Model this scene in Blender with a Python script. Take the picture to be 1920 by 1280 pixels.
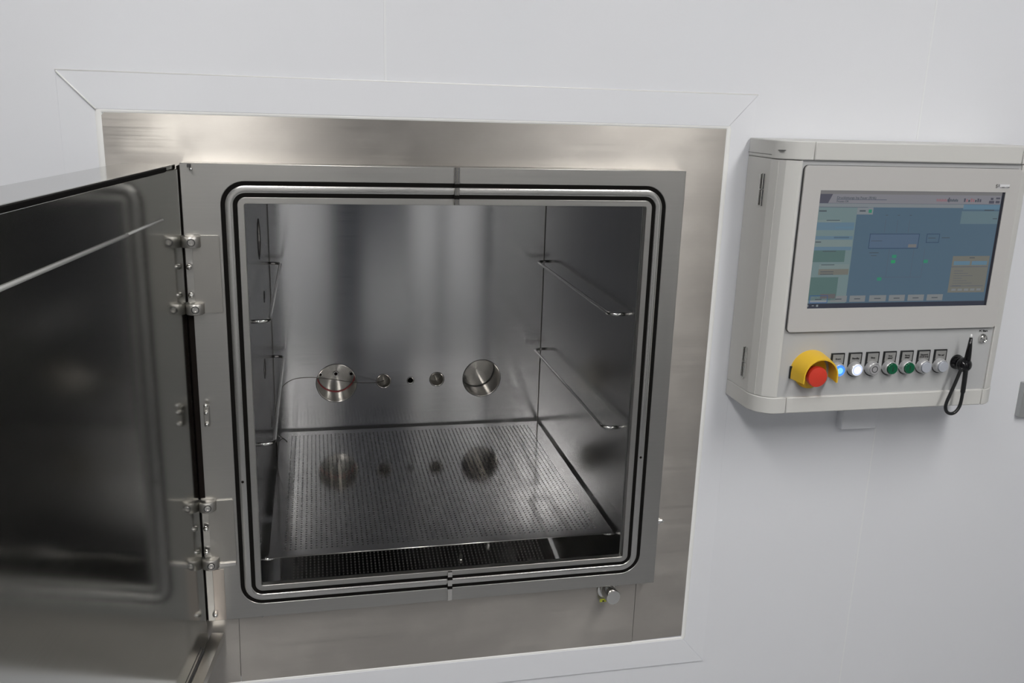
import bpy, bmesh, math, random
from math import pi, sin, cos, radians, sqrt, floor
from mathutils import Vector, Matrix, geometry

random.seed(4)
for o in list(bpy.data.objects):
    bpy.data.objects.remove(o)
SC = bpy.context.scene
COL = SC.collection

# ------------------------------------------------------------------ camera
YAW, PITCH, ROLL = 0.2203183, -0.2594548, 0.0315806
FPX = 1673.106
cyw, syw, cp, sp = cos(YAW), sin(YAW), cos(PITCH), sin(PITCH)
fw = Vector((syw * cp, cyw * cp, sp))
rt = Vector((cyw, -syw, 0))
up = rt.cross(fw)
rr = rt * cos(ROLL) + up * sin(ROLL)
uu = -rt * sin(ROLL) + up * cos(ROLL)
cam_d = bpy.data.cameras.new('camera')
cam = bpy.data.objects.new('camera', cam_d)
COL.objects.link(cam)
M = Matrix.Identity(4)
for i in range(3):
    M[i][0] = rr[i]; M[i][1] = uu[i]; M[i][2] = -fw[i]
M[0][3], M[1][3], M[2][3] = -0.2182076, -1.4243482, 0.4839664
cam.matrix_world = M
cam_d.sensor_fit = 'HORIZONTAL'
cam_d.sensor_width = 36.0
cam_d.lens = FPX / 1920 * 36.0
cam_d.clip_start = 0.02
SC.camera = cam

# ------------------------------------------------------------------ world, light, exposure
W = bpy.data.worlds.new('world'); SC.world = W
W.use_nodes = True
W.node_tree.nodes['Background'].inputs[0].default_value = (0.8, 0.85, 0.9, 1)
W.node_tree.nodes['Background'].inputs[1].default_value = 0.05
SC.view_settings.view_transform = 'Standard'
SC.view_settings.look = 'None'
SC.view_settings.gamma = 1
SC.view_settings.use_curve_mapping = False
SC.view_settings.exposure = 0.0
try:
    SC.cycles.max_bounces = 14
    SC.cycles.glossy_bounces = 10
    SC.cycles.diffuse_bounces = 5
    SC.cycles.sample_clamp_indirect = 6.0
    SC.cycles.caustics_reflective = True
except Exception:
    pass

# room and its ceiling luminaires: (x centre, y centre, size x, size y)
RX0, RX1, RY0, FLOOR, CEIL = -3.2, 3.4, -2.9, -1.15, 1.50
LAMPS = [(-0.58, -1.80, 0.30, 2.00), (1.03, -1.80, 0.30, 2.00)]
LAMP_POWER = 18.5

# ------------------------------------------------------------------ materials
def srgb(r, g, b):
    f = lambda c: (c / 255 / 12.92) if c / 255 <= 0.04045 else ((c / 255 + 0.055) / 1.055) ** 2.4
    return (f(r), f(g), f(b), 1)

def newmat(name):
    m = bpy.data.materials.new(name); m.use_nodes = True
    return m, m.node_tree, m.node_tree.nodes['Principled BSDF']

def noise(nt, scale, mscale, detail=3, rough=0.6, coord='Object'):
    tc = nt.nodes.new('ShaderNodeTexCoord'); mp = nt.nodes.new('ShaderNodeMapping')
    mp.inputs['Scale'].default_value = mscale
    n = nt.nodes.new('ShaderNodeTexNoise')
    n.inputs['Scale'].default_value = scale
    n.inputs['Detail'].default_value = detail
    n.inputs['Roughness'].default_value = rough
    nt.links.new(tc.outputs[coord], mp.inputs[0]); nt.links.new(mp.outputs[0], n.inputs['Vector'])
    return n

def remap(nt, src, a, b, lo=0.3, hi=0.7):
    m = nt.nodes.new('ShaderNodeMapRange')
    m.inputs[1].default_value = lo; m.inputs[2].default_value = hi
    m.inputs[3].default_value = a; m.inputs[4].default_value = b
    nt.links.new(src, m.inputs[0]); return m.outputs[0]

def plain(name, col, rough=0.5, metal=0.0, coat=0.0, var=0.03, emis=None, es=0.0, spec=0.5):
    m, nt, b = newmat(name)
    n = noise(nt, 14, (1, 1, 1))
    mix = nt.nodes.new('ShaderNodeMix'); mix.data_type = 'RGBA'
    k = 1 - var
    mix.inputs[6].default_value = (col[0] * k, col[1] * k, col[2] * k, 1)
    mix.inputs[7].default_value = (min(1, col[0] * (1 + var)), min(1, col[1] * (1 + var)), min(1, col[2] * (1 + var)), 1)
    nt.links.new(n.outputs[0], mix.inputs[0]); nt.links.new(mix.outputs[2], b.inputs['Base Color'])
    b.inputs['Roughness'].default_value = rough
    b.inputs['Metallic'].default_value = metal
    b.inputs['Specular IOR Level'].default_value = spec
    b.inputs['Coat Weight'].default_value = coat
    if emis:
        b.inputs['Emission Color'].default_value = emis
        b.inputs['Emission Strength'].default_value = es
    return m

def steel(name, col, rough, tangent=None, aniso=0.0, brush=None, bump=0.0, smudge=0.0, smcol=None, rvar=0.05):
    m, nt, b = newmat(name)
    b.inputs['Metallic'].default_value = 1
    b.inputs['Base Color'].default_value = (*col, 1)
    b.inputs['Roughness'].default_value = rough
    b.inputs['Anisotropic'].default_value = aniso
    rin = None
    if brush:
        n = noise(nt, 1, brush, 4, 0.7)
        rin = remap(nt, n.outputs[0], rough - rvar, rough + rvar)
        nt.links.new(rin, b.inputs['Roughness'])
        if bump > 0:
            bp = nt.nodes.new('ShaderNodeBump')
            bp.inputs['Strength'].default_value = bump
            bp.inputs['Distance'].default_value = 0.0002
            nt.links.new(n.outputs[0], bp.inputs['Height']); nt.links.new(bp.outputs[0], b.inputs['Normal'])
        # the grain also shows as slight tone lines
        mx = nt.nodes.new('ShaderNodeMix'); mx.data_type = 'RGBA'
        mx.inputs[6].default_value = (col[0] * 0.975, col[1] * 0.975, col[2] * 0.975, 1)
        mx.inputs[7].default_value = (col[0] * 1.02, col[1] * 1.02, col[2] * 1.02, 1)
        nt.links.new(remap(nt, n.outputs[0], 0, 1), mx.inputs[0])
        last = mx.outputs[2]
        if smudge > 0:
            s = noise(nt, 7, (1, 1, 1.6), 5, 0.62)
            m2 = nt.nodes.new('ShaderNodeMix'); m2.data_type = 'RGBA'
            m2.inputs[7].default_value = (*(smcol or col), 1)
            nt.links.new(remap(nt, s.outputs[0], 0, smudge, 0.47, 0.60), m2.inputs[0])
            nt.links.new(last, m2.inputs[6]); last = m2.outputs[2]
            ad = nt.nodes.new('ShaderNodeMath'); ad.operation = 'ADD'
            nt.links.new(rin, ad.inputs[0]); nt.links.new(remap(nt, s.outputs[0], 0.0, 0.05, 0.45, 0.62), ad.inputs[1])
            nt.links.new(ad.outputs[0], b.inputs['Roughness'])
        nt.links.new(last, b.inputs['Base Color'])
    if tangent is not None:
        if tangent == 'radial':
            b.inputs['Anisotropic Rotation'].default_value = 0.25
            t = nt.nodes.new('ShaderNodeTangent'); t.direction_type = 'RADIAL'; t.axis = 'Y'
            nt.links.new(t.outputs[0], b.inputs['Tangent'])
        else:
            c = nt.nodes.new('ShaderNodeCombineXYZ')
            for i in range(3): c.inputs[i].default_value = tangent[i] + (0.02, 0.03, 0.025)[i]   # never parallel to a face normal
            nt.links.new(c.outputs[0], b.inputs['Tangent'])
    return m

def emit(name, col, s):
    m, nt, b = newmat(name)
    b.inputs['Base Color'].default_value = (0.02, 0.02, 0.02, 1)
    b.inputs['Roughness'].default_value = 0.25
    b.inputs['Emission Color'].default_value = col
    b.inputs['Emission Strength'].default_value = s
    return m

MT = {}
MT['wall'] = plain('white_wall_panel', (0.765, 0.775, 0.81), 0.42, var=0.004)
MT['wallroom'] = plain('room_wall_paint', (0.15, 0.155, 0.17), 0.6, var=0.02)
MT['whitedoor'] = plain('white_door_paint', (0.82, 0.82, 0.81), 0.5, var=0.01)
MT['joint'] = plain('wall_joint_sealant', (0.80, 0.81, 0.83), 0.5, var=0.01)
MT['trim'] = plain('white_plastic_trim', (0.775, 0.785, 0.82), 0.33, var=0.003)
MT['seal'] = plain('white_silicone', (0.86, 0.86, 0.85), 0.45, var=0.02)
MT['ceiling'] = plain('ceiling_panel', (0.62, 0.62, 0.62), 0.7, var=0.01)
MT['floor'] = plain('grey_vinyl_floor', (0.26, 0.265, 0.275), 0.5, var=0.04)
MT['dark'] = plain('dark_equipment', (0.03, 0.035, 0.05), 0.4)
MT['rubber'] = plain('black_rubber', (0.006, 0.0055, 0.005), 0.9, spec=0.1)
MT['black'] = plain('black_plastic', (0.010, 0.011, 0.012), 0.32)
MT['gloss_black'] = plain('gloss_black_plastic', (0.004, 0.004, 0.005), 0.12)
MT['void'] = plain('dark_void', (0.010, 0.008, 0.007), 0.95, spec=0.05)  # near-black colour stands for the shade in gaps and open holes
MT['lamp'] = emit('lamp_diffuser', (1.0, 0.985, 0.96, 1), LAMP_POWER)
MT['lampframe'] = plain('lamp_frame', (0.7, 0.7, 0.7), 0.4)
WARM = (0.49, 0.46, 0.425)
MT['frame'] = steel('brushed_frame_steel', WARM, 0.34, (0, 0, 1), 0.84, (3, 3, 500), 0.0, 0.30, (0.58, 0.55, 0.51))
MT['framev'] = steel('brushed_frame_steel_upright', WARM, 0.34, (0, 0, 1), 0.45, (500, 3, 3), 0.0, 0.45, (0.58, 0.55, 0.51))
MT['panel'] = steel('ground_panel_steel', (0.465, 0.455, 0.435), 0.33, (0, 0, 1), 0.3, (5, 5, 300), 0.0, rvar=0.02)
MT['edge'] = steel('bright_edge_steel', (0.72, 0.70, 0.67), 0.22)
MT['ridge'] = steel('polished_ridge_steel', (0.62, 0.61, 0.59), 0.26)
MT['rear'] = steel('rolled_liner_steel', (0.53, 0.53, 0.54), 0.165, (0, 0, 1), 0.95, (2, 2, 350), 0.0, rvar=0.012)
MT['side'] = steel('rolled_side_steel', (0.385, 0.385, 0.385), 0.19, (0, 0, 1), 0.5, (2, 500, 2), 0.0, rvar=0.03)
MT['linfloor'] = steel('mirror_floor_steel', (0.46, 0.46, 0.45), 0.03)
MT['tray'] = steel('tray_sheet_steel', (0.53, 0.52, 0.51), 0.095, (0, 1, 0), 0.35, (500, 3, 3), 0.0, rvar=0.02)
MT['holewall'] = steel('punched_hole_edge', (0.30, 0.295, 0.29), 0.4)
MT['rod'] = steel('bright_rod_steel', (0.70, 0.69, 0.67), 0.12)
MT['chrome'] = steel('polished_steel', (0.74, 0.73, 0.71), 0.10)
MT['turned'] = steel('turned_steel', (0.50, 0.485, 0.46), 0.22, 'radial', 0.9)
MT['shadecap'] = steel('shaded_cap_steel', (0.20, 0.19, 0.175), 0.35)  # darker base puts the dark reflections of the small ports into the colour
MT['door'] = steel('door_inner_steel', (0.46, 0.46, 0.44), 0.13, (0, 0, 1), 0.5, (3, 3, 300), 0.0, rvar=0.01)
MT['doorout'] = steel('door_outer_steel', (0.62, 0.61, 0.59), 0.25, None, 0)
MT['hinge'] = steel('hinge_steel', (0.44, 0.425, 0.40), 0.40)
MT['warmstrip'] = steel('warm_strip_steel', (0.58, 0.52, 0.47), 0.35)
MT['housing'] = plain('light_grey_housing', (0.58, 0.575, 0.555), 0.42, var=0.01)
MT['fpanel'] = plain('satin_front_panel', (0.45, 0.455, 0.46), 0.38, var=0.01)
MT['bezel'] = plain('monitor_bezel', (0.49, 0.48, 0.47), 0.36, var=0.01)
MT['line'] = plain('dark_seam', (0.05, 0.05, 0.05), 0.7)
MT['yellow'] = plain('yellow_plastic', (0.80, 0.50, 0.03), 0.38)
MT['red'] = plain('red_plastic', (0.62, 0.045, 0.025), 0.38)
MT['redring'] = plain('red_silicone', (0.35, 0.02, 0.03), 0.4)
MT['satin'] = plain('satin_chrome_plastic', (0.55, 0.55, 0.56), 0.30, metal=0.5)
MT['legend'] = plain('legend_plate', (0.25, 0.25, 0.245), 0.4)
MT['ink'] = plain('black_print', (0.015, 0.015, 0.015), 0.6)
MT['blue_on'] = emit('lit_blue_lens', (0.06, 0.27, 1.0, 1), 1.2)
MT['blue_core'] = emit('lit_blue_core', (0.22, 0.62, 1.0, 1), 1.3)
MT['white_on'] = emit('lit_white_lens', (0.80, 0.87, 1.0, 1), 1.25)
MT['white_rim'] = emit('lit_white_rim', (0.62, 0.70, 1.0, 1), 0.9)
MT['green'] = plain('green_lens', (0.006, 0.10, 0.045), 0.25)
MT['clear'] = plain('pale_lens', (0.40, 0.42, 0.47), 0.25)
MT['greycap'] = plain('grey_lens', (0.33, 0.33, 0.34), 0.3)
MT['switch'] = plain('brushed_switch_frame', (0.42, 0.43, 0.43), 0.35, metal=0.5)
MT['switchin'] = plain('switch_insert', (0.52, 0.55, 0.54), 0.35)
MT['tag'] = plain('yellow_tag', (0.55, 0.58, 0.05), 0.5)
MT['sticker'] = plain('white_sticker', (0.70, 0.70, 0.72), 0.4)
MT['palestrip'] = plain('pale_strip', (0.34, 0.34, 0.33), 0.4)
MT['wire'] = steel('sheathed_wire', (0.13, 0.12, 0.11), 0.3)
MT['whitetip'] = plain('white_tip', (0.85, 0.85, 0.85), 0.4)

# ------------------------------------------------------------------ mesh helpers
class MB:
    def __init__(s):
        s.v = []; s.f = []; s.m = []
    def add(s, vs, fs, mi=0):
        o = len(s.v); s.v += [tuple(v) for v in vs]
        for f in fs:
            s.f.append([i + o for i in f]); s.m.append(mi)
        return s
    def box(s, x0, x1, y0, y1, z0, z1, mi=0):
        vs = [(x, y, z) for z in (z0, z1) for y in (y0, y1) for x in (x0, x1)]
        return s.add(vs, [(0, 2, 3, 1), (4, 5, 7, 6), (0, 1, 5, 4), (2, 6, 7, 3), (0, 4, 6, 2), (1, 3, 7, 5)], mi)
    def build(s, name, mats, parent=None, origin=None, smooth=False, bevel=0.0, seg=2, angle=0.6):
        me = bpy.data.meshes.new(name)
        po = WORLD.get(parent.name, Vector((0, 0, 0))) if parent else Vector((0, 0, 0))
        og = Vector(origin) if origin is not None else po
        me.from_pydata([(a - og.x, b - og.y, c - og.z) for a, b, c in s.v], [], s.f)
        if not isinstance(mats, (list, tuple)): mats = [mats]
        for m in mats: me.materials.append(m)
        me.polygons.foreach_set('material_index', s.m)
        me.update()
        bm = bmesh.new(); bm.from_mesh(me)
        bmesh.ops.recalc_face_normals(bm, faces=bm.faces)
        bm.to_mesh(me); bm.free()
        if smooth or bevel:
            me.polygons.foreach_set('use_smooth', [True] * len(me.polygons))
            if smooth != 'all':
                me.set_sharp_from_angle(angle=angle)
        o = bpy.data.objects.new(name, me); COL.objects.link(o)
        o.location = og - po
        WORLD[o.name] = og
        if parent: o.parent = parent
        if bevel:
            b = o.modifiers.new('bevel', 'BEVEL'); b.width = bevel; b.segments = seg
            b.limit_method = 'ANGLE'; b.angle_limit = 0.6; b.harden_normals = False
        return o

WORLD = {}
def empty(name, label, cat, loc, group=None, rotz=0):
    o = bpy.data.objects.new(name, None); COL.objects.link(o)
    o.location = loc; o.rotation_euler = (0, 0, rotz); o.empty_display_size = 0.05
    WORLD[o.name] = Vector(loc)
    return tag(o, label, cat, group)
def tag(o, label, cat, group=None):
    o['label'] = label; o['category'] = cat
    if group: o['group'] = group
    return o
def structure(o):
    o['kind'] = 'structure'; return o

def rrect(x0, x1, z0, z1, r, n=8):
    pts = []
    for cx, cz, a0 in ((x1 - r, z1 - r, 0), (x0 + r, z1 - r, 90), (x0 + r, z0 + r, 180), (x1 - r, z0 + r, 270)):
        for i in range(n + 1):
            a = radians(a0 + 90 * i / n)
            pts.append((cx + r * cos(a), cz + r * sin(a)))
    return pts
def frect(x0, x1, z0, z1): return [(x0, z0), (x1, z0), (x1, z1), (x0, z1)]
def circle(cx, cz, r, n=48):
    return [(cx + r * cos(2 * pi * i / n), cz + r * sin(2 * pi * i / n)) for i in range(n)]
def inside(p, poly):
    c = False; n = len(poly); x, y = p
    for i in range(n):
        a, b = poly[i], poly[i - 1]
        if (a[1] > y) != (b[1] > y) and x < (b[0] - a[0]) * (y - a[1]) / (b[1] - a[1]) + a[0]:
            c = not c
    return c

def plate(mb, outer, holes, t0, t1, axis='y', mi=0):
    """flat plate with holes; 2D outline in the plane across 'axis', from t0 to t1"""
    loops = [outer] + list(holes)
    vs = []; es = []
    for lp in loops:
        o = len(vs); vs += [Vector(p) for p in lp]
        es += [(o + i, o + (i + 1) % len(lp)) for i in range(len(lp))]
    rv, re, rf, ov, oe, of = geometry.delaunay_2d_cdt(vs, es, [], 0, 1e-7)
    keep = []
    for f in rf:
        c = (sum(rv[i][0] for i in f) / len(f), sum(rv[i][1] for i in f) / len(f))
        if inside(c, outer) and not any(inside(c, h) for h in holes):
            keep.append(f)
    def P(p, t):
        if axis == 'y': return (p[0], t, p[1])
        if axis == 'x': return (t, p[0], p[1])
        return (p[0], p[1], t)
    n = len(rv)
    V = [P(p, t0) for p in rv] + [P(p, t1) for p in rv]
    F = [tuple(f) for f in keep] + [tuple(i + n for i in reversed(f)) for f in keep]
    cnt = {}
    for f in keep:
        for i in range(len(f)):
            e = (f[i], f[(i + 1) % len(f)]); k = tuple(sorted(e))
            cnt.setdefault(k, []).append(e)
    for k, l in cnt.items():
        if len(l) == 1:
            a, b = l[0]; F.append((b, a, a + n, b + n))
    mb.add(V, F, mi)
    return mb

def sweep_rr(mb, hx0, hx1, hz0, hz1, r, prof, mi=0, n=10, closed=False):
    """profile [(outset, y)] swept round a rounded rectangle in XZ"""
    loops = []
    for off, y in prof:
        loops.append([(x, y, z) for x, z in rrect(hx0 - off, hx1 + off, hz0 - off, hz1 + off, max(0.0005, r + off), n)])
    L = len(loops[0]); V = [p for l in loops for p in l]; F = []
    m = len(loops)
    for j in range(m if closed else m - 1):
        k = (j + 1) % m
        for i in range(L):
            F.append((j * L + i, j * L + (i + 1) % L, k * L + (i + 1) % L, k * L + i))
    mb.add(V, F, mi); return mb

def frame_for(ax):
    ax = Vector(ax).normalized()
    t = Vector((0, 0, 1)) if abs(ax.z) < 0.9 else Vector((1, 0, 0))
    u = ax.cross(t).normalized(); v = ax.cross(u).normalized()
    return ax, u, v
def lathe(mb, c, ax, prof, n=32, mi=0, a0=0.0, a1=2 * pi):
    """prof [(radius, distance along axis)]"""
    ax, u, v = frame_for(ax); c = Vector(c)
    full = abs(a1 - a0 - 2 * pi) < 1e-6
    k = n if full else n + 1
    V = []; F = []
    for r, t in prof:
        for i in range(k):
            a = a0 + (a1 - a0) * i / n
            V.append(c + ax * t + u * (r * cos(a)) + v * (r * sin(a)))
    for j in range(len(prof) - 1):
        for i in range(n):
            i2 = (i + 1) % k
            F.append((j * k + i, j * k + i2, (j + 1) * k + i2, (j + 1) * k + i))
    mb.add(V, F, mi); return mb
def solid(mb, c, ax, prof, n=32, mi=0):
    return lathe(mb, c, ax, [(0.00001, prof[0][1])] + list(prof) + [(0.00001, prof[-1][1])], n, mi)

def smooth_path(pts, k=6):
    out = []
    P = [Vector(p) for p in pts]
    for i in range(len(P) - 1):
        p0 = P[max(0, i - 1)]; p1 = P[i]; p2 = P[i + 1]; p3 = P[min(len(P) - 1, i + 2)]
        for j in range(k):
            t = j / k
            out.append(0.5 * ((2 * p1) + (p2 - p0) * t + (2 * p0 - 5 * p1 + 4 * p2 - p3) * t * t + (-p0 + 3 * p1 - 3 * p2 + p3) * t ** 3))
    out.append(P[-1]); return out
def tube(mb, pts, r, n=10, mi=0, closed=False):
    P = [Vector(p) for p in pts]; m = len(P)
    R = r if isinstance(r, (list, tuple)) else [r] * m
    V = []; F = []; nrm = None
    for i in range(m):
        if closed: d = P[(i + 1) % m] - P[i - 1]
        else: d = P[min(m - 1, i + 1)] - P[max(0, i - 1)]
        d.normalize()
        if nrm is None:
            _, nrm, _ = frame_for(d)
        nrm = (nrm - d * nrm.dot(d)).normalized()
        b = d.cross(nrm)
        for k in range(n):
            a = 2 * pi * k / n
            V.append(P[i] + nrm * (R[i] * cos(a)) + b * (R[i] * sin(a)))
    for i in range(m if closed else m - 1):
        j = (i + 1) % m
        for k in range(n):
            F.append((i * n + k, i * n + (k + 1) % n, j * n + (k + 1) % n, j * n + k))
    if not closed:
        F.append(tuple(range(n))[::-1]); F.append(tuple((m - 1) * n + k for k in range(n)))
    mb.add(V, F, mi); return mb

def text(name, s, size, loc, mat, parent, align='CENTER', bold=0.0, spacing=1.0):
    """flat raised lettering facing -Y"""
    c = bpy.data.curves.new(name, 'FONT'); c.body = s; c.size = size
    c.align_x = align; c.align_y = 'CENTER'; c.extrude = 0.00012; c.offset = bold; c.space_line = spacing
    t = bpy.data.objects.new(name, c); COL.objects.link(t)
    dg = bpy.context.evaluated_depsgraph_get(); dg.update()
    me = bpy.data.meshes.new_from_object(t.evaluated_get(dg))
    bpy.data.objects.remove(t); bpy.data.curves.remove(c)
    me.name = name
    me.transform(Matrix.Rotation(pi / 2, 4, 'X'))
    me.materials.clear(); me.materials.append(mat)
    o = bpy.data.objects.new(name, me); COL.objects.link(o)
    po = WORLD[parent.name]
    o.parent = parent; o.location = Vector(loc) - po; WORLD[o.name] = Vector(loc)
    return o

# ------------------------------------------------------------------ setting
WY = 0.030          # face of the white wall
FX0, FX1, FZ0, FZ1 = -0.5233, 0.4709, -0.5290, 0.4545   # outer edge of the steel frame
hole = [(FX0 + 0.01, FZ0 + 0.01), (FX1 - 0.01, FZ0 + 0.01), (FX1 - 0.01, FZ1 - 0.01), (FX0 + 0.01, FZ1 - 0.01)]
JL, JR = -0.1075, 0.842      # joints between wall panels
mb = MB()
eps = 0.0012
plate(mb, [(RX0, FLOOR), (RX1, FLOOR), (RX1, CEIL), (RX0, CEIL)], [hole], WY, WY + 0.05)
structure(mb.build('wall_front', MT['wall']))
for i, (x, z0, z1) in enumerate(((JL, 0.513, CEIL), (JR, 0.445, CEIL), (JR, FLOOR, -0.104), (JL, FLOOR, -0.588))):
    mb = MB().box(x - 0.0018, x + 0.0018, WY - 0.0003, WY + 0.001, z0, z1)
    structure(mb.build('trim_%d' % (i + 6), MT['joint'], bevel=0.0003))
mb = MB().box(RX0, RX1, RY0 - 0.05, WY, FLOOR - 0.05, FLOOR); structure(mb.build('floor', MT['floor']))
mb = MB().box(RX0, RX1, RY0, WY + 0.05, CEIL, CEIL + 0.05); structure(mb.build('ceiling', MT['ceiling']))
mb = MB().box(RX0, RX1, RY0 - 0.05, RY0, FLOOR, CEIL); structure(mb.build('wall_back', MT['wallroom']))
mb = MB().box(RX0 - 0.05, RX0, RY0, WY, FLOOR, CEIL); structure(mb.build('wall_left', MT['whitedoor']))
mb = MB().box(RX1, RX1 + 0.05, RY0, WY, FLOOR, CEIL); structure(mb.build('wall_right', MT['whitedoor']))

# flat white cover strips round the opening, mitred at the corners
TX0, TX1, TZ0, TZ1 = -0.5808, 0.5228, -0.5880, 0.5120
IX0, IX1, IZ0, IZ1 = -0.5316, 0.4742, -0.5330, 0.4590
g = 0.0006
quads = [[(TX0 + g, TZ1), (TX1 - g, TZ1), (IX1 - g, IZ1), (IX0 + g, IZ1)],
         [(TX0, TZ0 + g), (TX0, TZ1 - g), (IX0, IZ1 - g), (IX0, IZ0 + g)],
         [(TX1, TZ1 - g), (TX1, TZ0 + g), (IX1, IZ0 + g), (IX1, IZ1 - g)],
         [(TX0 + g, TZ0), (IX0 + g, IZ0), (IX1 - g, IZ0), (TX1 - g, TZ0)]]
for i, q in enumerate(quads):
    th = 0.0030 if i in (0, 3) else 0.0010
    mb = MB(); plate(mb, q, [], WY - th, WY)
    structure(mb.build('trim_%d' % (i + 1), MT['trim'], bevel=0.0006))
mb = MB()   # silicone bead between strip and steel
sweep_rr(mb, FX0, FX1, FZ0, FZ1, 0.001, [(-0.0006, WY - 0.001), (0.0008, WY - 0.0022), (0.0030, WY - 0.0026), (0.0060, WY - 0.0026), (0.0088, WY - 0.0010)], n=3)
structure(mb.build('trim_5', MT['seal'], smooth='all'))

mb = MB()    # sealant run along the top edge and down the left mitre
tube(mb, [(TX0, WY - 0.0020, TZ1 + 0.0004), (TX1, WY - 0.0020, TZ1 + 0.0004)], 0.0012, 8)
tube(mb, [(TX0 + 0.001, WY - 0.0030, TZ1 - 0.001), (IX0 + 0.001, WY - 0.0030, IZ1)], 0.0013, 8)
structure(mb.build('trim_10', MT['seal'], smooth='all'))

# dark things across the room that the steel mirrors
for i, (x0, x1, z1) in enumerate(((-0.66, -0.13, 1.05), (0.37, 0.53, 1.05), (0.59, 0.83, 1.05), (1.30, 2.20, 1.05))):
    d_ = MB().box(x0, x1, RY0 + 0.001, RY0 + 0.045, FLOOR + 0.005, z1).build('door_%d' % (i + 1), MT['whitedoor'], bevel=0.004)
    structure(d_)
structure(MB().box(-0.70, 2.60, RY0 + 0.046, RY0 + 0.10, FLOOR + 0.002, -0.93).build('baseboard_back', MT['dark'], bevel=0.003))
t = empty('equipment_cabinet', 'tall dark equipment cabinet standing across the room behind the camera', 'cabinet', (1.05, RY0 + 0.1, FLOOR))
MB().box(0.86, 1.26, RY0 + 0.101, RY0 + 0.20, FLOOR, 0.95).build('cabinet_body', MT['dark'], t, bevel=0.004)
MB().box(0.87, 1.25, RY0 + 0.20, RY0 + 0.21, FLOOR + 0.05, 0.93).build('cabinet_door', MT['dark'], t, bevel=0.003)
t = empty('equipment_rack', 'narrow dark blue rack standing between white doors behind the camera', 'rack', (-0.03, RY0 + 0.05, FLOOR))
MB().box(-0.10, 0.04, RY0 + 0.101, RY0 + 0.18, FLOOR, 0.95).build('rack_body', MT['dark'], t, bevel=0.004)
MB().box(-0.09, 0.03, RY0 + 0.18, RY0 + 0.19, FLOOR + 0.05, 0.93).build('rack_door', MT['dark'], t, bevel=0.003)
t = empty('wall_window', 'dark window above a white cupboard across the room', 'window', (0.19, RY0 + 0.01, -0.38))
MB().box(0.05, 0.34, RY0 + 0.001, RY0 + 0.01, -0.38, 0.95).build('pane', MT['dark'], t)
m = MB(); plate(m, frect(0.045, 0.345, -0.385, 0.96), [frect(0.06, 0.33, -0.37, 0.945)], RY0 + 0.001, RY0 + 0.02); m.build('window_frame', MT['dark'], t)
t = empty('white_cupboard', 'low white cupboard standing under the dark window', 'cupboard', (0.19, RY0 + 0.06, FLOOR))
MB().box(0.05, 0.34, RY0 + 0.101, RY0 + 0.15, -0.92, -0.42).build('cupboard_body', MT['whitedoor'], t, bevel=0.004)
MB().box(0.055, 0.335, RY0 + 0.15, RY0 + 0.162, -0.91, -0.43).build('cupboard_door', MT['whitedoor'], t, bevel=0.003)

for i, (x, y, sx, sy) in enumerate(LAMPS):
    nm = ['over the left side of the room', 'over the right side of the room'][i]
    t = empty('ceiling_light', 'long white ceiling light ' + nm, 'light', (x, y, CEIL), 'ceiling lights')
    m = MB(); plate(m, [(x - sx / 2 - 0.015, y - sy / 2 - 0.015), (x + sx / 2 + 0.015, y - sy / 2 - 0.015), (x + sx / 2 + 0.015, y + sy / 2 + 0.015), (x - sx / 2 - 0.015, y + sy / 2 + 0.015)],
                    [[(x - sx / 2, y - sy / 2), (x + sx / 2, y - sy / 2), (x + sx / 2, y + sy / 2), (x - sx / 2, y + sy / 2)]], CEIL - 0.02, CEIL, 'z')
    m.build('lamp_frame', MT['lampframe'], t)
    MB().box(x - sx / 2, x + sx / 2, y - sy / 2, y + sy / 2, CEIL - 0.012, CEIL - 0.002).build('diffuser', MT['lamp'], t)

# ------------------------------------------------------------------ the chamber
CH = empty('test_chamber', 'large square stainless steel chamber set into the white wall, its door standing open', 'chamber', (0, 0.03, FZ0))
PX0, PX1, PZ = -0.4150, 0.3915, 0.3849
fy0, fy1 = WY - 0.0015, WY + 0.004
hx0, hx1, hz0, hz1 = PX0 + 0.02, PX1 - 0.02, -PZ + 0.02, PZ - 0.02
SEAM = 0.3675
mb = MB(); s = 0.0004
plate(mb, [(FX0, FZ0), (-SEAM - 0.0022 - s, FZ0), (-SEAM - s, hz0), (hx0, hz0), (hx0, hz1), (hx1, hz1), (hx1, hz0), (SEAM + s, hz0), (SEAM + s, FZ0 + 0.0015), (FX1, FZ0 + 0.0035),
           (FX1, FZ1), (FX0 + 0.004, FZ1), (FX0, FZ1 - 0.004)], [], fy0, fy1)
mb.build('steel_frame', MT['frame'], CH)
mb = MB()
plate(mb, [(-SEAM - 0.0022 + s, FZ0 - 0.006), (SEAM - s, FZ0 - 0.0), (SEAM - s, hz0), (-SEAM + s, hz0)], [], fy0, fy1)
mb.build('frame_bottom', MT['frame'], CH)
MB().box(-SEAM - 0.01, SEAM + 0.01, fy1, fy1 + 0.002, FZ0, hz0 - 0.001).build('seam_backing', MT['void'], CH)

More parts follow.
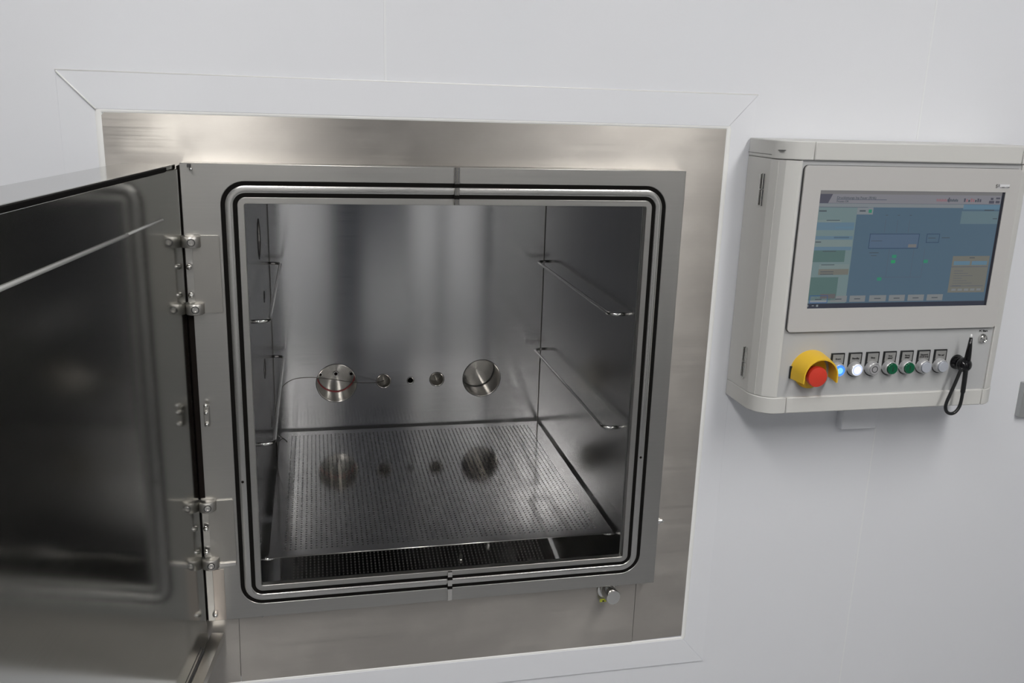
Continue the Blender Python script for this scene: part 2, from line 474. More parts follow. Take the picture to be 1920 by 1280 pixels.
# square front panel with the round-cornered gasket seat
G = 0.3592
mb = MB(); plate(mb, frect(PX0, PX1, -PZ, PZ), [rrect(-G, G, -G, G, 0.037, 10)], 0.0, 0.0285)
mb.build('front_panel', MT['panel'], CH, bevel=0.0009)
H0 = 0.325
def ringpart(name, prof, mat, smooth='all'):
    mb = MB(); sweep_rr(mb, -H0, H0, -H0, H0, 0.0028, prof, n=12); return mb.build(name, mat, CH, smooth=smooth, angle=0.9)
a, b_, c_, d_ = 0.0100, 0.0163, 0.0280, 0.0342
def flatring(name, o0, o1, y0, y1, mat, bev=0.0):
    mb = MB(); rr_ = lambda o: rrect(-H0 - o, H0 + o, -H0 - o, H0 + o, 0.0028 + o, 12)
    plate(mb, rr_(o1), [rr_(o0)], y0, y1); return mb.build(name, mat, CH, bevel=bev)
flatring('opening_lip', 0.0, a, 0.0, 0.012, MT['panel'], 0.0006)
flatring('inner_gasket', a, b_, 0.0006, 0.010, MT['rubber'])
ringpart('gasket_ridge', [(b_, 0.008), (b_, 0.0004), (b_ + 0.0008, -0.0002), (b_ + 0.0022, -0.0007), (b_ + 0.0045, -0.0009), (c_ - 0.005, -0.0009), (c_ - 0.0022, -0.0007), (c_ - 0.0008, -0.0002), (c_, 0.0004), (c_, 0.008)], MT['ridge'])
flatring('outer_gasket', c_, d_, 0.0006, 0.010, MT['rubber'])
# small clip that bridges the gasket joint, at the top and at the bottom
for sgn in (1, -1):
    x = 0.0026 if sgn > 0 else 0.0
    def zz(p, q): return (min(sgn * p, sgn * q), max(sgn * p, sgn * q))
    cl = None
    mb = MB()
    for p, q in ((H0 + 0.0005, H0 + a), (H0 + b_, H0 + c_), (H0 + d_, PZ if sgn > 0 else PZ - 0.003)):
        z0, z1 = zz(p, q)
        if sgn > 0:
            for k in (-1, 1): tube(mb, [(x + k * 0.0022, -0.0030, z0), (x + k * 0.0022, -0.0030, z1)], 0.0022, 10)
        else:
            mb.box(x - 0.0038, x + 0.0038, -0.0055, 0.0, z0, z1)
    cl = mb.build('gasket_clip', MT['edge'], CH, smooth=True)
    mb = MB()
    for p, q in ((H0 + a, H0 + b_), (H0 + c_, H0 + d_)):
        z0, z1 = zz(p, q); mb.box(x - 0.0045, x + 0.0045, -0.0058 if sgn < 0 else -0.004, 0.0, z0, z1)
    mb.build('rubber_insert', MT['rubber'], cl, bevel=0.0006)
# drain pinholes in the ridge
for x, z in ((-0.3474, -0.1316), (0.3466, -0.1273)):
    mb = MB(); solid(mb, (x, -0.0008, z), (0, -1, 0), [(0.0022, 0.0), (0.0022, 0.0004)], 16)
    mb.build('pinhole', MT['void'], CH)

# liner
LX0, LX1, D, LT = -0.3250, 0.3225, 0.6642, 0.3255
LF = -0.3900      # liner floor, a trough below the opening
BIGP = [(-0.1795, 0.0475), (0.1750, 0.0470)]
SMP = [(-0.0670, 0.0172), (0.0628, 0.0172)]
PZC = -0.1755
holes = [circle(x, PZC - 0.001, r, 64) for x, r in BIGP] + [circle(x, PZC, r, 40) for x, r in SMP] + [circle(-0.0022, PZC - 0.0005, 0.0080, 32)]
mb = MB(); plate(mb, frect(LX0, LX1, LF - 0.01, LT), holes, D, D + 0.003)
mb.build('rear_wall', MT['rear'], CH)
mb = MB(); plate(mb, [(0.0122, LF - 0.003), (D, LF - 0.003), (D, LT), (0.0122, LT)],
                 [circle(0.326, 0.2222, 0.0375, 48), circle(0.338, -0.038, 0.0188, 40), circle(0.419, 0.0905, 0.0105, 24), circle(0.504, -0.2097, 0.0115, 24)],
                 LX0 - 0.003, LX0, 'x')
mb.build('side_wall', MT['side'], CH)
MB().box(LX1, LX1 + 0.003, 0.0122, D, LF - 0.003, LT).build('side_wall', MT['side'], CH)
MB().box(LX0, LX1, 0.0122, D, LT, LT + 0.003).build('liner_ceiling', MT['rear'], CH)
mb = MB()      # sheet floor, turned up at the front to meet the opening
prof = [(D, LF), (0.022, LF)] + [(0.022 - 0.010 * sin(radians(t)), LF + 0.010 * (1 - cos(radians(t)))) for t in (30, 60, 90)] + [(0.012, -H0 - 0.0005), (0.006, -H0 - 0.0002)]
V = [(x, y, z) for y, z in prof for x in (LX0, LX1)]
mb.add(V, [(2 * i, 2 * i + 1, 2 * i + 3, 2 * i + 2) for i in range(len(prof) - 1)])
mb.build('liner_floor', MT['linfloor'], CH, smooth='all')
# thin weld beads in the back corners
for x in (LX0 + 0.0008, LX1 - 0.0008):
    pts = [(x, D - 0.0008, z) for z in (LF, -0.1, 0.1, LT)]
    mb = MB(); tube(mb, pts, 0.0009, 6); mb.build('corner_weld', MT['edge'], CH, smooth=True)

# wall ports: a turned tube behind the wall, closed by a turned end cap
def port(x, z, r, depth, cap=True, ring=None, fit=False, axis='y', rim=True, capmat=None):
    ax = (0, 1, 0) if axis == 'y' else (-1, 0, 0)
    c = (x, D, z) if axis == 'y' else (LX0, x, z)
    mb = MB(); lathe(mb, c, ax, [(r - 0.0012, -0.0004), (r, -0.0008), (r + 0.0011, 0.0), (r, 0.0006), (r - 0.0002, 0.002), (r - 0.0002, depth)], 56)
    p = mb.build('port', MT['turned'] if r > 0.01 else MT['rod'], CH, origin=c, smooth=True)
    mb = MB(); A = Vector(ax); e = Vector(c) + A * depth
    if cap:
        lathe(mb, e, ax, [(r, 0.0), (r * 0.6, 0.0), (r * 0.2, 0.0), (0.0001, 0.0)], 56)
        mb.build('end_cap', capmat or MT['turned'], p, origin=e, smooth=True)
    else:
        lathe(mb, e, ax, [(r, 0.0), (0.0001, 0.0)], 32)
        mb.build('end_cap', MT['void'], p, origin=e)
    if ring:
        mb = MB(); lathe(mb, e - A * 0.0035, ax, [(r - 0.0002, -0.001), (r - 0.0016, 0.0), (r - 0.0016, 0.0012), (r - 0.0002, 0.0024)], 56)
        mb.build('seal_ring', ring, p, smooth=True)
    if fit:
        for dx, k in ((0.0, 1.0), (-0.0375, 0.85), (0.0375, 0.95)):
            f = Vector((x + dx, D + depth, z + (0.0 if k == 1 else -0.001)))
            R = 0.0068 * k
            mb = MB(); lathe(mb, f, (0, -1, 0), [(R, 0.0), (R, 0.004), (R * 0.9, 0.005), (R * 0.62, 0.005), (R * 0.62, 0.001)], 28)
            o = mb.build('fitting', MT['rod'], p, origin=f, smooth=True)
            mb = MB(); lathe(mb, f, (0, -1, 0), [(R * 0.64, 0.0042), (0.0001, 0.0042)], 24)
            mb2 = MB(); mb2.add(mb.v, mb.f); 
            n0 = len(o.data.materials); o.data.materials.append(MT['void'])
            bm = bmesh.new(); bm.from_mesh(o.data)
            vv = [bm.verts.new(Vector(q) - f) for q in mb.v]
            for q in mb.f:
                fc = bm.faces.new([vv[i] for i in q]); fc.material_index = 1
            bm.to_mesh(o.data); bm.free()
    mb = MB(); lathe(mb, c, ax, [(r + 0.0003, -0.0010), (r + 0.0013, -0.0007), (r + 0.0014, 0.0)], 56)
    mb.build('port_rim', MT['line'], p, smooth=True)
    return p
port(BIGP[0][0], PZC - 0.001, BIGP[0][1], 0.081, ring=MT['redring'], fit=True)
port(BIGP[1][0], PZC - 0.001, BIGP[1][1], 0.081, ring=MT['line'])
port(SMP[0][0], PZC, SMP[0][1], 0.045, capmat=MT['shadecap'])
port(SMP[1][0], PZC, SMP[1][1], 0.045, capmat=MT['shadecap'])
port(-0.0022, PZC - 0.0005, 0.0080, 0.05, cap=False)
port(0.326, 0.2222, 0.0375, 0.05, axis='x', ring=MT['line'])
port(0.338, -0.038, 0.0188, 0.03, axis='x')
port(0.419, 0.0905, 0.0105, 0.02, axis='x', cap=False)
port(0.504, -0.2097, 0.0115, 0.02, axis='x', cap=False)

# shelf rails: round rod bent to a long U, welded to each side wall
def rail(side, z, y0=0.068, y1=0.622):
    xw = LX1 if side > 0 else LX0
    xi = xw - side * 0.0265
    R = 0.016; pts = [(xw, y0 + 0.000, z)]
    pts += [(xi + side * R * (1 - sin(radians(t))), y0 + R * (1 - cos(radians(t))), z) for t in (0, 15, 30, 45, 60, 75, 90)]
    pts += [(xi, y, z) for y in (0.15, 0.25, 0.35, 0.45, 0.55)]
    pts += [(xi + side * R * (1 - sin(radians(t))), y1 - R * (1 - cos(radians(t))), z) for t in (90, 75, 60, 45, 30, 15, 0)]
    pts += [(xw, y1, z)]
    mb = MB(); tube(mb, pts, 0.0033, 12)
    return mb.build('shelf_rail', MT['rod'], CH, smooth='all')
for z in (0.1235, -0.0935): rail(1, z); rail(-1, z)
rail(1, -0.2972, 0.040, 0.64); rail(-1, -0.2972, 0.040, 0.64)
# pin hanging under the tray; the second models a bright mirror image
PINS_AND_IMAGE = ((0.0795, 0.055, -0.2945, -0.3190, 0.0042), (0.0287, 0.055, -0.3262, -0.3412, 0.0036))
# hinges on the left of the panel
def hinge(z0, z1, ks):
    mb = MB(); plate(mb, rrect(-0.4035, -0.3635, z0, z1, 0.0025, 4), [], -0.0032, 0.0)
    h = mb.build('hinge', MT['hinge'], CH, bevel=0.0006)
    for zk in ks:
        mb = MB(); solid(mb, (-0.4045, -0.004, zk - 0.0085), (0, 0, 1), [(0.0132, 0.0), (0.0140, 0.0008), (0.0140, 0.0167), (0.0132, 0.0175)], 40)
        kn = mb.build('knuckle', MT['hinge'], h, smooth=True, angle=0.9)
        d = Vector((0.12, -1, 0.0)).normalized(); c = Vector((-0.4045, -0.004, zk)) + d * 0.0136
        mb = MB(); lathe(mb, c, d, [(0.0046, 0.0), (0.0046, 0.0012), (0.0042, 0.0016), (0.0024, 0.0016), (0.0022, 0.0004), (0.0001, 0.0004)], 24)
        mb.build('socket_screw', MT['edge'], h, smooth=True)
        mb = MB(); lathe(mb, c, d, [(0.0060, -0.0012), (0.0060, 0.0007), (0.0044, 0.0007)], 24); mb.build('washer', MT['line'], h, smooth=True)
    return h
def dome(x, y, z, ax, r, parent, mat='chrome', nm='dome_nut'):
    mb = MB(); solid(mb, (x, y, z), ax, [(r, 0), (r, r * 0.5), (r * 0.85, r * 0.9), (r * 0.8, r * 1.2), (r * 0.5, r * 1.6), (r * 0.2, r * 1.75)], 20)
    return mb.build(nm, MT[mat], parent, smooth=True)
h1 = hinge(0.1560, 0.2770, (0.2680, 0.1640))
h2 = hinge(-0.2785, -0.1612, (-0.1680, -0.2720))
for x, z in ((-0.4098, 0.2289), (-0.4093, 0.1850), (-0.4226, 0.2200), (-0.4224, 0.1743)): dome(x, -0.005, z, (0.3, -1, 0.1), 0.0044, h1)
for x, z in ((-0.4091, -0.2088), (-0.4106, -0.2514), (-0.4231, -0.2348), (-0.4231, -0.2788)): dome(x, -0.005, z, (0.3, -1, 0.1), 0.0044, h2)
mb = MB(); plate(mb, frect(-0.3995, -0.3640, -0.2800, -0.2745), [], -0.0065, 0.0); mb.build('hinge_foot', MT['edge'], h2, bevel=0.0008)
MB().box(-0.4150, -0.4075, -0.0006, 0.001, -0.1560, 0.1540).build('hinge_shade', MT['void'], CH)  # dark strip laid on the panel face for a shaded recess
MB().box(-0.4200, -0.4140, 0.003, 0.0275, -0.3840, 0.3800).build('hinge_shade', MT['void'], CH)  # dark block fills the door gap in place of its shade
# thin warm-toned plate and small fittings down the hinge side
mb = MB(); mb.box(-0.4035, -0.3850, -0.0012, 0.0, -0.3835, -0.2880); cs = mb.build('warm_plate', MT['warmstrip'], CH, bevel=0.0004)
dome(-0.4030, -0.0012, -0.3720, (0.2, -1, 0.2), 0.0048, cs)
ct = MB().box(-0.4010, -0.3930, -0.010, 0.0, -0.0290, 0.0040).build('door_catch', MT['hinge'], CH, bevel=0.001)
for z in (0.0065, -0.0060, -0.0250): dome(-0.3968, -0.010, z, (0.1, -1, 0.3), 0.0036, ct)
tb = MB().box(-0.4035, -0.3985, -0.008, 0.0, 0.3790, 0.3840).build('top_bracket', MT['line'], CH, bevel=0.0008)
dome(-0.3985, -0.006, 0.3765, (0.3, -1, 0.1), 0.0026, tb)

# grease nipple between panel and frame, right side
mb = MB(); solid(mb, (PX1, 0.016, -0.2655), (1, 0, 0), [(0.0085, 0.0), (0.0085, 0.002), (0.0062, 0.0022), (0.0062, 0.0080), (0.0036, 0.0085), (0.0040, 0.0110), (0.0036, 0.0150), (0.0014, 0.0175)], 24)
mb.build('grease_nipple', MT['chrome'], CH, smooth=True)
# polished plug below the panel with its yellow tag
c = Vector((0.3060, fy0, -0.4060)); ax = Vector((0.10, -1, 0.05))
mb = MB(); solid(mb, c, ax, [(0.0175, 0.0), (0.0175, 0.003), (0.0130, 0.004), (0.0130, 0.012), (0.0140, 0.0125), (0.0140, 0.0365), (0.0134, 0.0375)], 40)
kb = mb.build('plug', MT['chrome'], CH, smooth=True)
MB().box(0.2935, 0.3070, fy0 - 0.0075, fy0 - 0.0060, -0.4300, -0.4235).build('label_tag', MT['tag'], kb, bevel=0.0003)
MB().box(0.2985, 0.3020, fy0 - 0.0080, fy0 - 0.0074, -0.4290, -0.4265).build('tag_mark', MT['ink'], kb)

# ------------------------------------------------------------------ the open door (local x along the door, local y into the chamber side)
ANG = -radians(97.7777)
hingep = Vector((-0.4167, 0.0, 0.0))
DZ1, DZ0, DW = 0.3831, -0.4350, 0.82
dm = MB()
dm.box(0.0015, DW, -0.080, 0.0, DZ0, 0.3766)
dm.box(0.0015, DW, -0.080, -0.004, 0.3766, DZ1)
door = dm.build('door', MT['door'], None, origin=(0, 0, 0), bevel=0.0008)
door.parent = CH; door.location = hingep - WORLD[CH.name]; door.rotation_euler = (0, 0, ANG)
WORLD[door.name] = Vector((0, 0, 0))
MB().box(0.060, DW, -0.004, 0.0005, 0.3766, 0.3822).build('door_seal', MT['rubber'], door, bevel=0.0005)
mb = MB(); mb.box(-0.020, DW, 0.0, 0.0215, -0.4350, -0.4195)
lg = mb.build('door_ledge', MT['panel'], door, bevel=0.0008)
MB().box(0.034, DW, 0.0, 0.0012, -0.4196, -0.4155).build('ledge_seam', MT['line'], door)
MB().box(0.046, DW, -0.001, 0.0004, -0.4058, -0.4040).build('lower_seam', MT['line'], door)
mb = MB(); tube(mb, [(0.097, 0.0012, 0.3125), (0.238, 0.0012, 0.3125)], 0.0017, 8); tube(mb, [(0.243, 0.0012, 0.3118), (DW, 0.0012, 0.3118)], 0.0024, 8)  # two thin pale rods along the inner face, with a small break
so = mb.build('thin_strip', MT['palestrip'], door, smooth='all'); so['label'] = 'thin pale strip across the upper inner face'

# ------------------------------------------------------------------ perforated tray lying on the bottom rails
TXA, TXB, TYA, TYB, TZT, TH = -0.3137, 0.3170, 0.0345, 0.6515, -0.2919, 0.0020
TR = empty('perforated_tray', 'flat perforated steel tray lying at the bottom of the open chamber', 'tray', (0, 0.34, TZT - TH))
pit = 0.0091; nx, ny = 64, 63
gx0, gy0 = -0.2866 - pit / 2, 0.0590 - pit / 2
V = []; F = []; gid = {}; FM = []
def gv(i, j, l):
    k = (i, j, l)
    if k not in gid:
        gid[k] = len(V); V.append((gx0 + i * pit, gy0 + j * pit, TZT - l * TH))
    return gid[k]
hr = 0.00205
for j in range(ny):
    for i in range(nx):
        cx, cy = gx0 + (i + .5) * pit, gy0 + (j + .5) * pit
        H = []
        for l in (0, 1):
            o = len(V)
            for k in range(8):
                a = 2 * pi * k / 8
                V.append((cx + hr * cos(a), cy + hr * sin(a), TZT - l * TH))
            H.append(o)
            C = [gv(i + 1, j + 1, l), gv(i, j + 1, l), gv(i, j, l), gv(i + 1, j, l)]
            for q in range(4):     # side between corner q-1 and corner q
                a0, a1, a2 = (2 * q - 1) % 8, (2 * q) % 8, (2 * q + 1) % 8
                f = (C[q - 1], C[q], o + a2, o + a1, o + a0)
                F.append(f if l == 0 else f[::-1]); FM.append(0)
        for k in range(8):
            k2 = (k + 1) % 8
            F.append((H[0] + k, H[0] + k2, H[1] + k2, H[1] + k)); FM.append(1)
mb = MB(); mb.v = V; mb.f = F; mb.m = FM
gx1, gy1 = gx0 + nx * pit, gy0 + ny * pit
for (x0, x1, y0, y1) in ((TXA, TXB, TYA, gy0), (TXA, TXB, gy1, TYB), (TXA, gx0, gy0, gy1), (gx1, TXB, gy0, gy1)):
    mb.box(x0, x1, y0, y1, TZT - TH, TZT)
me_o = None
def raw_build(mb, name, mat, parent):
    me = bpy.data.meshes.new(name); og = WORLD[parent.name]
    me.from_pydata([(a - og.x, b - og.y, c - og.z) for a, b, c in mb.v], [], mb.f)
    for m_ in mat: me.materials.append(m_)
    me.polygons.foreach_set('material_index', mb.m); me.update()
    o = bpy.data.objects.new(name, me); COL.objects.link(o); o.parent = parent; WORLD[o.name] = og; return o
raw_build(mb, 'perforated_sheet', (MT['tray'], MT['holewall']), TR)
for x, y, z0, z1, r in PINS_AND_IMAGE:
    mb = MB(); solid(mb, (x, y, z0), (0, 0, -1), [(r, 0), (r, (z0 - z1) * 0.45), (r * 0.8, (z0 - z1) * 0.5), (r, (z0 - z1) * 0.55), (r, z0 - z1)], 20)
    if z0 < -0.3: tube(mb, [(x, y, TZT - TH), (x, y, z0 + 0.001)], 0.0008, 8)  # added stem that carries the modelled mirror image
    mb.build('pin_and_reflection', MT['edge'], TR, smooth=True)
mb = MB(); tube(mb, [(TXA, TYA, TZT - 0.0007), (TXB, TYA, TZT - 0.0007)], 0.0010, 8); mb.build('rolled_edge', MT['edge'], TR, smooth='all')

# sensor wire from the left small port over the tray edge
pts = [(-0.0645, 0.695, -0.184), (-0.0764, 0.668, -0.1775), (-0.0862, 0.655, -0.1751), (-0.1062, 0.64, -0.1706), (-0.132, 0.625, -0.1646), (-0.151, 0.615, -0.1588),
       (-0.188, 0.605, -0.1484), (-0.2207, 0.6, -0.1418), (-0.2484, 0.6, -0.1402), (-0.2688, 0.6, -0.1414), (-0.2845, 0.6, -0.146), (-0.2992, 0.6, -0.1558),
       (-0.3092, 0.6, -0.1709), (-0.3158, 0.598, -0.1907), (-0.3196, 0.592, -0.215), (-0.3206, 0.592, -0.2374), (-0.3202, 0.60, -0.260), (-0.3165, 0.61, -0.281), (-0.3106, 0.6153, -0.2897), (-0.3039, 0.6069, -0.2908), (-0.2970, 0.5896, -0.2909)]
mb = MB(); tube(mb, smooth_path(pts, 5), 0.0009, 8)
tag(mb.build('sensor_wire', MT['wire'], None, origin=(-0.2970, 0.5896, -0.2909), smooth='all'), 'thin dark wire arching out of a small port down to the tray', 'wire')

# ------------------------------------------------------------------ control cabinet on the wall
CB = empty('control_cabinet', 'light grey wall-mounted control cabinet with a monitor and a row of buttons', 'control cabinet', (0.757, 0.02, -0.0215))
BX0, BX1, BZ0, BZ1 = 0.5145, 1.0020, -0.0215, 0.4415
YF = -0.0900
yb = WY - 0.0035
HG = MT['housing']
MB().box(BX0 + 0.0004, BX1 - 0.0004, -0.0525, yb, 0.0085, 0.4110).build('housing', HG, CB, bevel=0.0006)
# front columns with a chamfered outer corner
def column(x0, x1, s):
    e, i = (x0, x1) if s < 0 else (x1, x0)
    d = -s
    pl = [(e, -0.0510), (e, -0.0550), (e + d * 0.0060, -0.0700), (e + d * 0.0069, -0.0694), (e + d * 0.0076, -0.0712), (e + d * 0.0140, -0.0800), (e + d * 0.0235, -0.0865), (e + d * 0.0330, YF), (i, YF), (i, -0.0510)]
    mb = MB(); plate(mb, pl, [], 0.0090, 0.4105, 'z'); return mb.build('front_column', HG, CB, smooth=True, angle=0.33)
column(BX0, 0.5525, -1); column(0.9670, BX1, 1)
MB().box(0.5720, 0.9632, YF - 0.0015, yb, 0.4115, BZ1).build('top_bar', HG, CB, bevel=0.002)
MB().box(0.5720, 0.9632, YF - 0.0015, yb, BZ0, 0.0080).build('bottom_bar', HG, CB, bevel=0.002)
for s in (-1, 1):
    for z0, z1 in ((0.4115, BZ1), (BZ0, 0.0080)):
        e, i = (BX0, 0.5710) if s < 0 else (BX1, 0.9642)
        d = -s
        pl = [(e, yb), (e, -0.0560), (e + d * 0.0030, -0.0655), (e + d * 0.0064, -0.0720), (e + d * 0.0130, -0.0805), (e + d * 0.0230, -0.0875), (e + d * 0.0320, YF - 0.0015), (i, YF - 0.0015), (i, yb)]
        mb = MB(); plate(mb, pl, [], z0, z1, 'z'); mb.build('corner_cover', HG, CB, bevel=0.002)
MB().box(BX0 - 0.0004, 0.5250, -0.0560, yb, 0.4172, 0.4178).build('cover_step', MT['line'], CB)
MB().box(BX0 + 0.030, BX1 - 0.030, YF + 0.010, 0.02, 0.0070, 0.4125).build('inner_tray', MT['line'], CB)
mb = MB(); mb.box(0.5525, 0.9670, YF + 0.0035, YF + 0.010, 0.0078, 0.4115); mb.build('front_plate', MT['fpanel'], CB)
mb = MB(); mb.box(0.5175, 0.5260, -0.0800, -0.0700, 0.4255, 0.4262); mb.build('cover_notch', MT['line'], CB)
# side hinges
for z0, z1 in ((0.3330, 0.3855), (0.0310, 0.0850)):
    mb = MB(); zm = (z0 + z1) / 2
    for yy, za, zb2 in ((-0.0395, zm + 0.0005, z1), (-0.0395, z0 - 0.001, zm - 0.0005), (-0.0300, zm + 0.0005, z1 - 0.001), (-0.0300, z0, zm - 0.0005)):
        tube(mb, [(BX0 - 0.0012, yy, za), (BX0 - 0.0012, yy, zb2)], 0.0021, 10)
    mb.box(BX0 - 0.001, BX0, -0.0385, -0.0310, z0, z1)
    mb.build('side_hinge', MT['rod'], CB, smooth=True)
    MB().box(BX0 - 0.0015, BX0, -0.0365, -0.0330, z0, z1).build('hinge_gap', MT['line'], CB)

# monitor
SX0, SX1, SZ0, SZ1 = 0.5890, 0.9400, 0.1655, 0.3640
mb = MB(); plate(mb, rrect(0.5570, 0.9665, 0.1250, 0.4035, 0.007, 6), [frect(SX0, SX1, SZ0, SZ1)], YF - 0.0025, YF + 0.004)
mon = mb.build('monitor', MT['bezel'], CB, bevel=0.0012)
mb = MB(); plate(mb, rrect(0.5564, 0.9671, 0.1244, 0.4041, 0.0078, 6), [rrect(0.5572, 0.9663, 0.1252, 0.4033, 0.007, 6)], YF + 0.0005, YF + 0.0035)
mb.build('monitor_gap', MT['line'], mon)
# picture on the screen: flat coloured fields, one mesh
UI = dict(
    bg=(66, 87, 103), head=(112, 112, 118), headl=(104, 103, 104), dk=(66, 66, 78), ln=(70, 76, 90), strip=(110, 116, 120), left=(96, 114, 116),
    lblue=(82, 106, 122), lgreen=(70, 94, 92), lpale=(104, 118, 118), box=(34, 52, 78), box2=(70, 88, 108), beige=(98, 98, 92), pale=(84, 104, 112),
    btn=(108, 112, 114), btnl=(118, 124, 128), txt=(58, 66, 74), task=(34, 38, 52), blackb=(12, 12, 26), grn=(40, 116, 92), grn2=(30, 128, 84), red=(128, 90, 98),
    brown=(84, 82, 84), blue=(26, 72, 130), strip2=(80, 108, 126), org=(100, 100, 100))
uin = list(UI)
uim = [emit('screen_' + k, srgb(*UI[k]), 1.0) for k in uin]
sm = MB(); lay = [0]
def q(u0, v0, u1, v1, c, l=1, sk=0.0):
    x0 = SX0 + (SX1 - SX0) * u0; x1 = SX0 + (SX1 - SX0) * u1
    z0 = SZ1 - (SZ1 - SZ0) * v0; z1 = SZ1 - (SZ1 - SZ0) * v1
    y = YF - 0.0004 - 0.00012 * l; s_ = sk * (SX1 - SX0)
    sm.add([(x0, y, z0), (x1, y, z0), (x1 - s_, y, z1), (x0, y, z1)], [(0, 1, 2, 3)], uin.index(c))
q(0, 0, 1, 1, 'bg', 0)
q(0, 0, 1, .03, 'headl'); q(0, .03, .985, .105, 'head'); q(0, .03, .068, .105, 'dk', 2, .02); q(0, .105, .985, .1075, 'ln', 2)
q(.09, .072, .355, .077, 'ln', 2); q(0, .1075, .78, .138, 'strip', 2); q(.0, .136, .26, .140, 'ln', 3)
q(.78, .108, .985, .150, 'strip2', 1)
q(0, .14, .205, .955, 'left', 2)
q(0, .245, .13, .265, 'lpale', 3); q(0, .265, .2, .33, 'lblue', 3); q(.10, .300, .2, .315, 'strip2', 4); q(0, .38, .2, .41, 'lblue', 3); q(.10, .385, .18, .398, 'bg', 4)
q(0, .33, .2, .38, 'left', 3); q(0, .41, .2, .47, 'lpale', 3); q(0, .47, .2, .50, 'lblue', 3); q(0, .50, .17, .60, 'lgreen', 3)
q(.04, .62, .2, .66, 'lpale', 3); q(.04, .66, .2, .71, 'beige', 3); q(0, .73, .15, .93, 'lgreen', 3); q(.065, .875, .145, .915, 'brown', 4)
for v in (.245, .505, .62, .68, .70): q(.05, v, .12, v + .006, 'txt', 5)
q(0.006, .165, .045, .176, 'txt', 5); q(.006, .425, .035, .434, 'txt', 5)
q(.205, .14, .29, .198, 'strip', 3); q(.218, .162, .25, .174, 'txt', 4); q(.266, .156, .283, .184, 'grn', 4)
def outline(u0, v0, u1, v1, c, w=.0028):
    q(u0, v0, u1, v0 + w * 1.7, c, 4); q(u0, v1 - w * 1.7, u1, v1, c, 4); q(u0, v0, u0 + w, v1, c, 4); q(u1 - w, v0, u1, v1, c, 4)
q(.29, .36, .56, .487, 'box2', 3); outline(.29, .36, .56, .487, 'box'); q(.30, .42, .36, .424, 'txt', 4); q(.505, .45, .55, .478, 'org', 4)
outline(.60, .36, .672, .437, 'box'); q(.61, .394, .65, .400, 'txt', 4); q(.685, .392, .73, .398, 'txt', 3)
for u in (.36, .425, .49): q(u, .20, u + .012, .205, 'txt', 3); q(u + .004, .24, u + .006, .35, 'ln', 2)
for u in (.405, .54, .60): q(u, .49, u + .0018, .74, 'ln', 2)
q(.36, .735, .60, .738, 'ln', 2); q(.30, .52, .35, .526, 'txt', 2); q(.31, .545, .34, .550, 'txt', 2)
for u, v, c in ((.435, .60, 'grn2'), (.437, .555, 'grn'), (.615, .60, 'grn'), (.372, .75, 'grn')):
    q(u - .012, v - .014, u + .012, v + .014, c, 4)
q(.775, .165, .985, .275, 'pale', 2); q(.90, .15, .955, .160, 'txt', 3); q(.955, .225, .98, .232, 'txt', 3)
q(.765, .555, .975, .88, 'beige', 2); q(.775, .60, .867, .635, 'strip2', 3); q(.877, .60, .965, .635, 'strip2', 3); q(.765, .648, .97, .653, 'ln', 3); q(.86, .568, .89, .575, 'txt', 3)
for k in range(7): q(.785, .685 + k * .022, .785 + .05 + .03 * (k % 3), .688 + k * .022, 'ln', 3)
q(.775, .82, .965, .824, 'ln', 3)
for k in range(5): q(.785 + k * .036, .845, .81 + k * .036, .865, 'btn', 3)
for k, (u, w) in enumerate(((.012, .092), (.122, .088), (.225, .085), (.332, .092), (.440, .088), (.545, .09), (.652, .09))):
    q(u, .893, u + w, .948, 'btn' if k else 'btnl', 3); q(u + w * .3, .918, u + w * .68, .926, 'txt', 4)
outline(.010, .888, .106, .953, 'blue')
q(0, .958, .985, 1, 'task', 3); q(.026, .972, .038, .980, 'btn', 4); q(.050, .968, .060, .986, 'btnl', 4); q(.046, .970, .048, .984, 'txt', 4); q(.004, .968, .008, .986, 'btnl', 4)
q(.985, 0, 1, 1, 'blackb', 5)
for k in range(16): q(.625 + k * .0075, .062 + .004 * (k % 2), .630 + k * .0075, .084, 'red' if k < 8 else 'txt', 4)
q(.690, .050, .696, .090, 'dk', 5)
for k in range(8): q(.776 + k * .0125, .056 + .006 * (k % 3), .785 + k * .0125, .086, ('dk', 'red', 'txt', 'red', 'red', 'txt', 'dk', 'dk')[k], 4)
q(.925, .048, .940, .068, 'dk', 4); q(.918, .074, .947, .098, 'dk', 4); q(.955, .046, .978, .060, 'dk', 4); q(.955, .074, .978, .096, 'dk', 4); q(.957, .061, .976, .064, 'org', 4)
scr = sm.build('screen', uim, mon)
tx = lambda s_, u, v, size, m, al='LEFT', p=None: text('screen_lettering', s_, size, (SX0 + (SX1 - SX0) * u, YF - 0.0012, SZ1 - (SZ1 - SZ0) * v), m, scr, al)
tx('Druckleitungs Inp Feuer (RH6)', .09, .060, .0058, uim[uin.index('txt')])
tx('Prozess OK', .09, .090, .0046, uim[uin.index('txt')])
MB().box(SX0, SX1, YF + 0.0004, YF + 0.003, SZ0, SZ1).build('screen_body', MT['black'], mon)
# sticker above the screen corner
stx = 0.9215
MB().box(stx, stx + 0.0235, YF - 0.0030, YF - 0.0025, 0.3705, 0.3775).build('sticker', MT['sticker'], mon, bevel=0.0001)
text('sticker_lettering', 'SR', 0.0085, (stx + 0.0005, YF - 0.0033, 0.3742), MT['line'], mon, 'CENTER')
text('sticker_lettering', 'LABEL.COM', 0.0034, (stx + 0.0145, YF - 0.0033, 0.3722), MT['line'], mon, 'CENTER')

